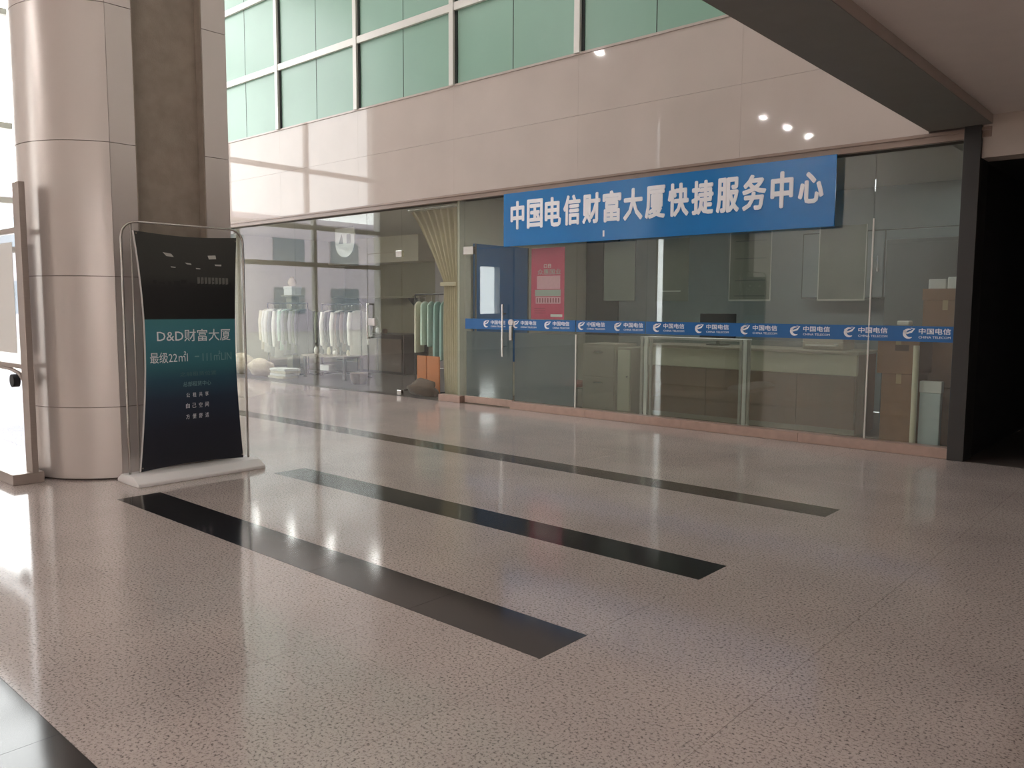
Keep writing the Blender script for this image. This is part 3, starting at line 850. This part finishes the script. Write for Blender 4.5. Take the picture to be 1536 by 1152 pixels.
# ================================================================== TELECOM OFFICE
ct = thing('service_counter', (-4.4, 9.3, 0), 'long service counter with cream upper band and brown wood front behind frosted glass', 'counter')
for a, b_ in ((-5.85, -4.95), (-4.95, -4.50), (-4.50, -3.78), (-3.78, -3.12)):
    MB().box(a+0.004, b_-0.004, 9.22, 9.26, 0.06, 0.66, 0.003).build('front_board', 'counter_wood', ct)
MB().box(-5.87, -3.10, 9.19, 9.25, 0.665, 0.90, 0.006).build('cream_band', 'counter_cream', ct)
MB().box(-5.86, -3.11, 9.26, 9.85, 0.0, 0.90).build('carcass', 'counter_wood', ct)
MB().box(-5.90, -3.08, 9.17, 9.90, 0.90, 0.935, 0.005).build('worktop', 'cabinet_grey', ct)
MB().box(-5.85, -3.12, 9.225, 9.26, 0.0, 0.058).build('toe_kick', 'cabinet_grey', ct)
tg = thing('glass_shelf_frame', (-4.9, 9.0, 0), 'white metal table frame standing before the service counter', 'table')
MB().box(-5.70, -4.30, 8.86, 9.12, 1.02, 1.045, 0.003).build('top', 'white_plastic', tg)
for x in (-5.68, -4.32):
    for yy in (8.88, 9.10):
        MB().box(x-0.014, x+0.014, yy-0.014, yy+0.014, 0, 1.02).build('leg', 'white_plastic', tg)
cbt = thing('filing_cabinet', (-6.3, 9.3, 0), 'beige two-drawer cabinet behind the frosted glass next to the counter', 'cabinet')
MB().box(-6.75, -6.20, 9.05, 9.55, 0, 0.92, 0.006).build('body', 'cabinet_grey', cbt)
for z0, z1 in ((0.05, 0.46), (0.48, 0.88)):
    dr = MB().box(-6.73, -6.22, 9.035, 9.05, z0, z1, 0.003).build('drawer', 'cabinet_grey', cbt)
    MB().box(-6.55, -6.40, 9.02, 9.035, z1-0.08, z1-0.06, 0.003).build('handle', 'steel', dr)
cb2 = thing('low_cabinet', (-5.95, 9.3, 0), 'narrow pale cabinet between the drawer cabinet and the counter', 'cabinet')
MB().box(-6.17, -5.95, 9.05, 9.6, 0, 0.88, 0.006).build('body', 'cabinet_grey', cb2)
d_ = MB().box(-6.155, -5.965, 9.035, 9.05, 0.04, 0.85, 0.003).build('door', 'counter_cream', cb2)
MB().cyl((-6.0, 9.015, 0.5), 'y', 0.012, 0.02, 12).build('knob', 'steel', d_)
# red-brown bench behind the first frosted pane
bn = thing('red_stool', (-7.0, 9.2, 0), 'low reddish stool behind the frosted pane beside the glass door', 'stool')
MB().box(-7.25, -6.80, 9.0, 9.4, 0.30, 0.37, 0.02).build('seat', mat('red_vinyl', (186, 88, 78), 0.5), bn)
for x in (-7.2, -6.85):
    for yy in (9.05, 9.35):
        MB().cyl((x, yy, 0), 'z', 0.016, 0.30, 10).build('leg', 'steel', bn)
# blue display board with a white sheet, seen through the door
bb = thing('blue_board', (-8.75, 9.6, 0), 'tall blue notice board on steel legs behind the glass door', 'board')
MB().box(-8.56, -8.52, 8.72, 9.95, 0.55, 2.35, 0.004).build('board', 'blue_panel', bb)
e = MB()
for yy in (8.72, 9.92): e.box(-8.518, -8.512, yy, yy+0.03, 0.55, 2.35)
e.build('edge_trim', 'steel', bb)
for yy in (8.78, 9.89):
    MB().box(-8.565, -8.525, yy-0.03, yy+0.03, 0, 0.55).build('leg', 'steel', bb)
# steel shelf unit with office machines at the back
su = thing('wall_cupboard', (-3.6, 11.4, 1.5), 'grey wall cupboard with two doors hung on the office back wall', 'cupboard')
MB().box(-4.6, -2.4, 11.25, 11.59, 1.55, 2.45, 0.004).build('body', 'office_dark', su)
for a, b_ in ((-4.58, -3.51), (-3.49, -2.42)):
    dd = MB().box(a, b_, 11.235, 11.25, 1.57, 2.43, 0.003).build('door', 'office_wall', su)
    MB().box((b_-0.08) if a < -4 else a+0.06, (b_-0.06) if a < -4 else a+0.08, 11.215, 11.235, 1.9, 2.1).build('handle', 'steel', dd)
dc = thing('dark_locker', (-2.75, 10.6, 0), 'tall dark grey locker standing behind the cardboard boxes', 'locker')
MB().box(-3.25, -2.45, 10.5, 11.1, 0, 2.25, 0.005).build('body', 'office_dark', dc)
MB().box(-3.23, -2.47, 10.48, 10.5, 0.05, 2.2, 0.003).build('door', 'office_dark', dc)
MB().box(-2.58, -2.55, 10.455, 10.48, 1.05, 1.2).build('handle', 'steel', dc)
mo = thing('computer_monitor', (-5.0, 9.6, 0.935), 'black computer monitor standing on the service counter', 'monitor')
MB().box(-5.25, -4.75, 9.58, 9.61, 1.03, 1.34, 0.006).build('screen', 'black_rubber', mo)
MB().box(-5.02, -4.98, 9.60, 9.63, 0.94, 1.1).build('neck', 'black_rubber', mo)
MB().box(-5.12, -4.88, 9.52, 9.70, 0.9355, 0.948, 0.003).build('foot', 'black_rubber', mo)
pr = thing('desk_printer', (-3.55, 9.55, 0.935), 'grey desktop printer on the counter end near the boxes', 'printer')
MB().box(-3.80, -3.32, 9.38, 9.75, 0.936, 1.11, 0.02).build('body', 'cabinet_grey', pr)
MB().box(-3.74, -3.38, 9.32, 9.40, 0.98, 0.995).build('tray', 'paper_white', pr)
MB().box(-3.78, -3.34, 9.45, 9.74, 1.11, 1.14, 0.006).build('lid', 'office_dark', pr)

# cardboard boxes at the office corner
def carton(x0, x1, y0, y1, z0, z1, label, hole=None, flaps=False, tape=True):
    t = thing('cardboard_box', ((x0+x1)/2, (y0+y1)/2, z0), label, 'box', 'cartons in the office corner')
    MB().box(x0, x1, y0, y1, z0, z1, 0.006).build('carton', 'cardboard', t)
    if tape:
        xm = (x0+x1)/2
        MB().box(xm-0.025, xm+0.025, y0-0.0012, y0-0.0002, z1-0.10, z1).build('tape', 'tape', t)
        MB().box(xm-0.025, xm+0.025, y0-0.001, y1, z1+0.0002, z1+0.0012).build('tape', 'tape', t)
    if hole:
        MB().box(hole[0], hole[1], y0-0.0015, y0-0.0002, hole[2], hole[3]).build('hand_hole', 'cardboard_dark', t)
    if flaps:
        MB().prism([(y0, z1), (y0-0.07, z1-0.16), (y0-0.075, z1-0.158), (y0-0.005, z1+0.004)], 'x', x0+0.01, x1-0.01).build('flap', 'cardboard', t)
    return t
carton(-2.69, -2.36, 8.72, 9.12, 0.0, 0.755, 'tall plain cardboard box standing on the office floor')
carton(-2.73, -2.33, 8.68, 9.14, 0.757, 1.12, 'cardboard box with a hand hole on top of the tall plain box', hole=(-2.56, -2.43, 0.99, 1.05))
carton(-2.50, -2.02, 9.20, 9.60, 0.0, 0.60, 'wide cardboard box on the floor behind the white board')
carton(-2.48, -2.03, 9.20, 9.58, 0.602, 1.20, 'large cardboard box stacked on the wide floor box')
carton(-2.46, -2.04, 9.20, 9.56, 1.202, 1.50, 'middle cardboard box of the stack below the open carton')
oc = thing('open_carton', (-2.25, 9.36, 1.502), 'open shallow carton with white parcels at the top of the stack', 'box')
MB().box(-2.47, -2.05, 9.20, 9.54, 1.502, 1.53).build('bottom', 'cardboard', oc)
for q in ((-2.47, -2.455, 9.20, 9.54), (-2.065, -2.05, 9.20, 9.54), (-2.455, -2.065, 9.20, 9.212), (-2.455, -2.065, 9.528, 9.54)):
    MB().box(q[0], q[1], q[2], q[3], 1.53, 1.62).build('side', 'cardboard', oc)
for k, (a, w_, hh) in enumerate(((-2.43, 0.17, 0.16), (-2.25, 0.17, 0.18))):
    tag(MB().box(a, a+w_, 9.24, 9.50, 1.531, 1.56+hh, 0.012).build('white_parcel', 'paper_white'),
        ('lower' if k == 0 else 'taller')+' white parcel lying in the open carton', 'parcel')
cm = thing('camera_stand_box', (-2.58, 8.95, 1.122), 'small grey device with white top on the hand-hole carton', 'device')
MB().box(-2.62, -2.48, 8.85, 9.0, 1.122, 1.24, 0.01).build('body', 'office_dark', cm)
MB().box(-2.61, -2.49, 8.86, 8.99, 1.24, 1.29, 0.012).build('lid', 'paper_white', cm)
MB().tube([(-2.62, 8.92, 1.14), (-2.68, 8.90, 1.20), (-2.70, 8.88, 1.135)], 0.010, 8).build('cable', 'cabinet_grey', cm, smooth=True)
wb = thing('white_board_pack', (-2.2, 8.75, 0), 'tall pale blue pack with white cap leaning in the glass corner', 'pack')
MB().box(-2.31, -2.12, 8.68, 8.76, 0.0, 0.585, 0.006).build('pack', 'pale_blue_board', wb)
MB().box(-2.315, -2.115, 8.675, 8.765, 0.586, 0.70, 0.006).build('cap', 'paper_white', wb)
tag(MB().tube([(-2.335, 8.60, 0.0), (-2.345, 8.625, 1.05)], 0.028, 14).build('cream_tube', 'cream_tube', smooth=40),
    'slim cream tube leaning upright beside the pale blue pack', 'tube')

# ================================================================== CLOTHING SHOP
def rack(x0, x1, y, z, label):
    t = thing('clothes_rack', ((x0+x1)/2, y, 0), label, 'clothes rack', 'clothes racks')
    MB().tube([(x0, y, z), (x1, y, z)], 0.013, 10).build('rail', 'black_rubber', t, smooth=40)
    for x in (x0, x1):
        MB().tube([(x, y, 0.02), (x, y, z)], 0.013, 10).build('upright', 'black_rubber', t, smooth=40)
        MB().tube([(x, y-0.25, 0.014), (x, y+0.25, 0.014)], 0.013, 10).build('foot', 'black_rubber', t, smooth=40)
    return t
def garment(x, y, zr, length, width, m, label, group, thick=0.05, sleeves=True, ang=0.0, name='hanging_garment'):
    t = thing(name, (x, y, zr-length-0.12), label, 'clothes', group, rz=ang)
    off = zr-0.12-(zr-length-0.12)   # local top of shoulders
    def ring(w, d, z, n=14, ph=0.0):
        return [(d*math.sin(2*PI*k/n)*(1+0.2*math.sin(3*2*PI*k/n+ph)), w*math.cos(2*PI*k/n), z) for k in range(n)]
    body = MB()
    ph = random.uniform(0, 6)
    prof = [(0.0, width*0.96, thick*0.9), (0.15, width*0.93, thick), (0.5, width*0.88, thick), (0.8, width*0.90, thick*0.9), (0.93, width*0.93, thick*0.7), (0.985, width*0.5, thick*0.45), (1.0, width*0.2, thick*0.35)]
    body.loft([ring(w*0.5, d*0.5, off*f, ph=ph) for f, w, d in prof])
    if sleeves:
        for s_ in (-1, 1):
            sl = length*0.72
            body.tube([(0.0, s_*width*0.42, off*0.95), (0.006, s_*width*0.50, off*0.95-sl*0.35), (0.01, s_*width*0.50, off*0.95-sl*0.75), (0.0, s_*width*0.47, off*0.95-sl)], [0.045, 0.05, 0.042, 0.036], 8)
    body.build('cloth', m, t, smooth=50, local=True)
    hg = MB()
    hg.tube([(0, 0, off-0.005), (0, 0, off+0.07), (0, 0.022, off+0.10), (0, 0.012, off+0.122), (0, -0.015, off+0.115)], 0.003, 6)
    hg.build('hanger', 'steel', t, local=True)
    return t
R1Y, R1Z = 9.75, 1.48
rack(-15.85, -14.35, R1Y, R1Z, 'black clothes rack of pale garments next to the shop glass')
pal = ['cloth_cream', 'cloth_white', 'cloth_white', 'cloth_grey', 'cloth_white', 'cloth_grey', 'cloth_mint', 'cloth_grey', 'cloth_olive', 'cloth_grey', 'cloth_olive', 'cloth_dark']
nice = {'cloth_cream': 'cream', 'cloth_white': 'white', 'cloth_grey': 'grey', 'cloth_mint': 'pale mint', 'cloth_olive': 'olive', 'cloth_dark': 'charcoal', 'cloth_black': 'black', 'cloth_brown': 'brown'}
for k, m_ in enumerate(pal):
    garment(-15.78+0.124*k, R1Y+random.uniform(-.02, .02), R1Z, random.uniform(0.85, 1.05), 0.46, m_,
            nice[m_]+' long-sleeved garment hanging on the rack of pale clothes', 'garments on the pale rack', thick=0.075, ang=random.uniform(-.1, .1))
R2Y, R2Z = 10.0, 1.46
rack(-14.2, -12.9, R2Y, R2Z, 'black clothes rack of dark garments near the shop counter')
pal2 = ['cloth_olive', 'cloth_dark', 'cloth_white', 'cloth_dark', 'cloth_black', 'cloth_white', 'cloth_brown', 'cloth_dark', 'cloth_brown', 'cloth_dark', 'cloth_white']
for k, m_ in enumerate(pal2):
    garment(-14.12+0.115*k, R2Y+random.uniform(-.02, .02), R2Z, random.uniform(0.8, 1.0), 0.46, m_,
            nice[m_]+' long-sleeved garment hanging on the rack of dark clothes', 'garments on the dark rack', thick=0.075, ang=random.uniform(-.1, .1))
# wall shelf with boxes at the back
shf = thing('wall_shelf', (-16.5, SHY-0.2, 1.65), 'long wall shelf on the khaki shop wall above the racks', 'shelf')
MB().box(-18.6, -14.2, SHY-0.42, SHY-0.002, 1.62, 1.66, 0.004).build('board', 'shop_khaki', shf)
for x in (-18.3, -16.4, -14.5):
    MB().prism([(SHY-0.002, 1.62), (SHY-0.3, 1.62), (SHY-0.002, 1.35)], 'x', x-0.015, x+0.015).build('bracket', 'black_rubber', shf)
bxw = thing('white_box', (-15.90, 10.25, 1.66), 'white lidded box on a tall slim pedestal behind the pale rack', 'box')
MB().box(-16.15, -15.83, 10.35, 10.60, 1.662, 1.84, 0.006).build('body', 'paper_white', bxw)
MB().box(-16.16, -15.82, 10.34, 10.61, 1.80, 1.86, 0.004).build('lid', 'paper_white', bxw)
ped = thing('pedestal', (-16.00, 10.47, 0), 'tall slim khaki pedestal carrying the white lidded box', 'pedestal')
MB().box(-16.10, -15.88, 10.37, 10.57, 0.03, 1.63, 0.004).build('shaft', 'shop_khaki', ped)
MB().box(-16.20, -15.78, 10.31, 10.64, 1.63, 1.66, 0.004).build('top', 'shop_khaki', ped)
MB().box(-16.16, -15.82, 10.31, 10.63, 0.0, 0.03, 0.004).build('foot', 'shop_khaki', ped)
vs_ = MB()
prof = [(0.0, 0.05), (0.03, 0.085), (0.09, 0.10), (0.15, 0.08), (0.19, 0.04), (0.22, 0.05)]
vs_.loft([[(-15.99+r*math.cos(2*PI*k/18), 10.47+r*math.sin(2*PI*k/18), 1.861+z) for k in range(18)] for z, r in prof])
tag(vs_.build('round_vase', 'stone_beige', smooth=50), 'round beige vase standing on the white lidded box', 'vase')
# hanging shield-shaped sign
hs = thing('hanging_sign', (-13.4, 10.3, 2.5), 'white hanging sign with rounded bottom and two grey marks in the shop', 'sign')
sx, sy2, zt = -13.80, 10.3, 3.0
W2 = 0.32
pts = [(sx-W2, 3.02), (sx-W2, 2.72)]+[(sx-W2*math.cos(a), 2.72-0.30*math.sin(a)) for a in [PI*k/14 for k in range(1, 14)]]+[(sx+W2, 2.72), (sx+W2, 3.02)]
MB().prism(pts, 'y', sy2, sy2+0.03).build('board', 'paper_white', hs)
MB().prism([(sx-0.20, 2.70), (sx-0.05, 2.70), (sx-0.10, 2.90)], 'y', sy2-0.004, sy2-0.0005).build('mark', 'cloth_grey', hs)
MB().box(sx+0.07, sx+0.20, sy2-0.004, sy2-0.0005, 2.70, 2.89).build('mark', 'cloth_grey', hs)
for x in (sx-0.24, sx+0.24):
    MB().tube([(x, sy2+0.015, 3.015), (x, sy2+0.015, 3.05)], 0.005, 6).build('cord', 'steel', hs)
# counter
sc_ = thing('shop_counter', (-13.0, 11.2, 0), 'dark brown wooden cash counter by the shop\'s grey board wall', 'counter')
MB().box(-14.35, -12.80, 11.0, 11.7, 0.0, 0.80, 0.006).build('body', 'dark_wood', sc_)
MB().box(-14.40, -12.75, 10.95, 11.75, 0.80, 0.84, 0.006).build('top', 'dark_wood', sc_)
MB().box(-14.30, -13.65, 10.985, 11.0, 0.06, 0.74, 0.003).build('front_board', 'wood_top', sc_)
MB().box(-13.60, -12.85, 10.985, 11.0, 0.06, 0.74, 0.003).build('front_board', 'wood_top', sc_)
for k, (x, r, hh, m_) in enumerate(((-14.2, 0.05, 0.18, 'cloth_olive'), (-13.95, 0.04, 0.12, 'paper_white'), (-13.7, 0.06, 0.10, 'brown_cloth'))):
    mb = MB(); mb.loft([[(x+q*math.cos(2*PI*i/14), 11.25+q*math.sin(2*PI*i/14), 0.841+z) for i in range(14)] for z, q in ((0, r*.8), (hh*.4, r), (hh*.8, r*.9), (hh, r*.55))])
    tag(mb.build('counter_pot', m_, smooth=50), ['tall olive', 'small white', 'squat brown'][k]+' pot on the dark shop counter', 'pot')
# low table with pots
tb = thing('low_table', (-13.9, 9.5, 0), 'low dark table with small items between the racks and glass', 'table')
MB().box(-14.0, -12.6, 9.35, 9.85, 0.42, 0.46, 0.005).build('top', 'wood_top', tb)
for x in (-13.95, -12.65):
    for yy in (9.40, 9.80):
        MB().box(x-0.025, x+0.025, yy-0.025, yy+0.025, 0, 0.42).build('leg', 'dark_wood', tb)
MB().box(-13.9, -12.7, 9.42, 9.78, 0.12, 0.145).build('shelf', 'dark_wood', tb)
for k in range(6):
    x = -13.85+0.21*k; r = random.uniform(0.03, 0.05); hh = random.uniform(0.07, 0.16)
    mb = MB(); mb.loft([[(x+q*math.cos(2*PI*i/12), 9.6+q*math.sin(2*PI*i/12), 0.461+z) for i in range(12)] for z, q in ((0, r*.75), (hh*.35, r), (hh*.75, r*.85), (hh, r*.5))])
    tag(mb.build('small_jar', ['cloth_white', 'cloth_dark', 'cloth_cream'][k % 3], smooth=50), ['white', 'dark', 'cream'][k % 3]+' small jar on the low dark table', 'jar', 'jars on the low table')
tag(MB().box(-13.6, -13.3, 9.5, 9.7, 0.146, 0.26, 0.01).build('storage_tin', 'paper_white'), 'white tin on the lower shelf of the low table', 'tin')
# piles by the glass
for k in range(4):
    x = -14.05+0.02*k
    def f(u, v, k=k, x=x): return (x+0.55*(u-0.5)+0.03*math.sin(5*v+k), 8.95+0.34*(v-0.5)+0.02*math.sin(7*u+k), 0.045+0.05*k+0.003*math.sin(9*u+2*k)*math.sin(5*v))
    tag(MB().sheet(f, 10, 6, (0, 0, -0.042)).build('folded_cloth', ['cloth_cream', 'cloth_white', 'cloth_cream', 'cloth_white'][k], smooth=60),
        ['lowest cream', 'second white', 'third cream', 'topmost white'][k]+' folded cloth in the pile by the shop glass', 'cloth', 'folded cloths by the glass')
st1 = MB().blob((-14.8, 8.92, 0.15), 0.34, 0.24, 0.19, 2, 0.12, 3); tag(st1.build('garden_stone', 'stone_beige', smooth=True), 'large beige stone beside the folded cloths by the glass', 'stone')
st2 = MB().blob((-15.6, 8.95, 0.19), 0.32, 0.26, 0.24, 5, 0.12, 3); tag(st2.build('garden_stone', 'stone_beige', smooth=True), 'tallest beige stone by the shop glass next to the display', 'stone')
bsk = MB(); bsk.loft([[(-11.95+q*math.cos(2*PI*i/18), 9.2+q*math.sin(2*PI*i/18), z) for i in range(18)] for z, q in ((0, .13), (.1, .16), (.2, .17), (.21, .15))])
tag(bsk.build('woven_basket', 'brown_cloth', smooth=50), 'round brown basket on the dark shop floor near the table', 'basket')
# curtain at the shop's right end
def cur(u, v):
    z = 2.95-2.93*v
    tie = 0.40
    if v < tie:
        s_ = (v/tie); xl = -10.2+(0.78)*s_**0.8
    else:
        s_ = (v-tie)/(1-tie); xl = -9.42-0.03*math.sin(PI*s_)
    xr = -9.10
    amp = 0.03*(0.6+0.4*math.cos(PI*v))
    return (xl+(xr-xl)*u, 8.93+amp*math.sin(2*PI*7*u+1.5*v)+0.02*v, z)
cut = thing('curtain', (-9.3, 8.93, 0.02), 'cream curtain gathered to one side of the shop\'s glass corner', 'curtain')
MB().sheet(cur, 84, 30, (0, 0.004, 0)).build('drape', 'curtain_cream', cut, smooth=60)
MB().box(-9.45, -9.08, 8.88, 8.985, 1.74, 1.80, 0.01).build('tie_band', 'curtain_cream', cut)
MB().cyl((-10.25, 8.93, 2.985), 'x', 0.014, 1.25, 12).build('rail', 'steel', cut, smooth=40)
# rack of pale skirts beside the curtain
rack(-10.42, -9.62, 9.22, 1.62, 'short black clothes rack of pale teal skirts by the curtain')
for k, (m_, ln, nm) in enumerate((('cloth_cream', 0.85, 'cream'), ('cloth_mint', 0.72, 'pale mint'), ('cloth_pale_teal', 0.74, 'pale teal'), ('cloth_teal', 0.98, 'long teal'), ('cloth_teal', 0.95, 'long teal'))):
    garment(-10.32+0.155*k, 9.22, 1.62, ln, 0.40, m_, nm+' skirt hanging on the short rack by the curtain', 'skirts by the curtain', thick=0.12, sleeves=False, ang=0.5, name='hanging_skirt')
ob = thing('orange_panel', (-9.74, 8.895, 0), 'orange wooden screen of two leaves under the pale skirts', 'screen')
MB().box(-10.0, -9.78, 8.88, 8.91, 0.03, 0.62, 0.004).build('leaf', 'orange_board', ob)
MB().box(-9.76, -9.48, 8.88, 8.91, 0.03, 0.62, 0.004).build('leaf', 'orange_board', ob)
MB().box(-10.0, -9.48, 8.86, 8.93, 0.0, 0.03, 0.003).build('foot', 'dark_wood', ob)
bg1 = MB().blob((-9.62, 8.67, 0.11), 0.32, 0.11, 0.14, 9, 0.2, 3)
tag(bg1.build('cloth_bundle', 'brown_cloth', smooth=True), 'crumpled brown cloth bundle on the floor by the curtain foot', 'bundle')

# ================================================================== OUTSIDE
nb = thing('neighbour_building', (-45, 8, 0), 'pale lavender building across the yard outside the tall windows', 'building')
MB().box(-50, -44, -20, 34, -0.12, 6.6).build('wall', 'exterior_wall', nb)
MB().box(-50.2, -43.8, -20.2, 34.2, 6.6, 6.9).build('parapet', 'exterior_wall', nb)
for k in range(12):
    for z in (1.0, 4.0):
        MB().box(-44.0, -43.95, -17+4.2*k, -14.8+4.2*k, z, z+1.6).build('window', 'exterior_glass', nb)
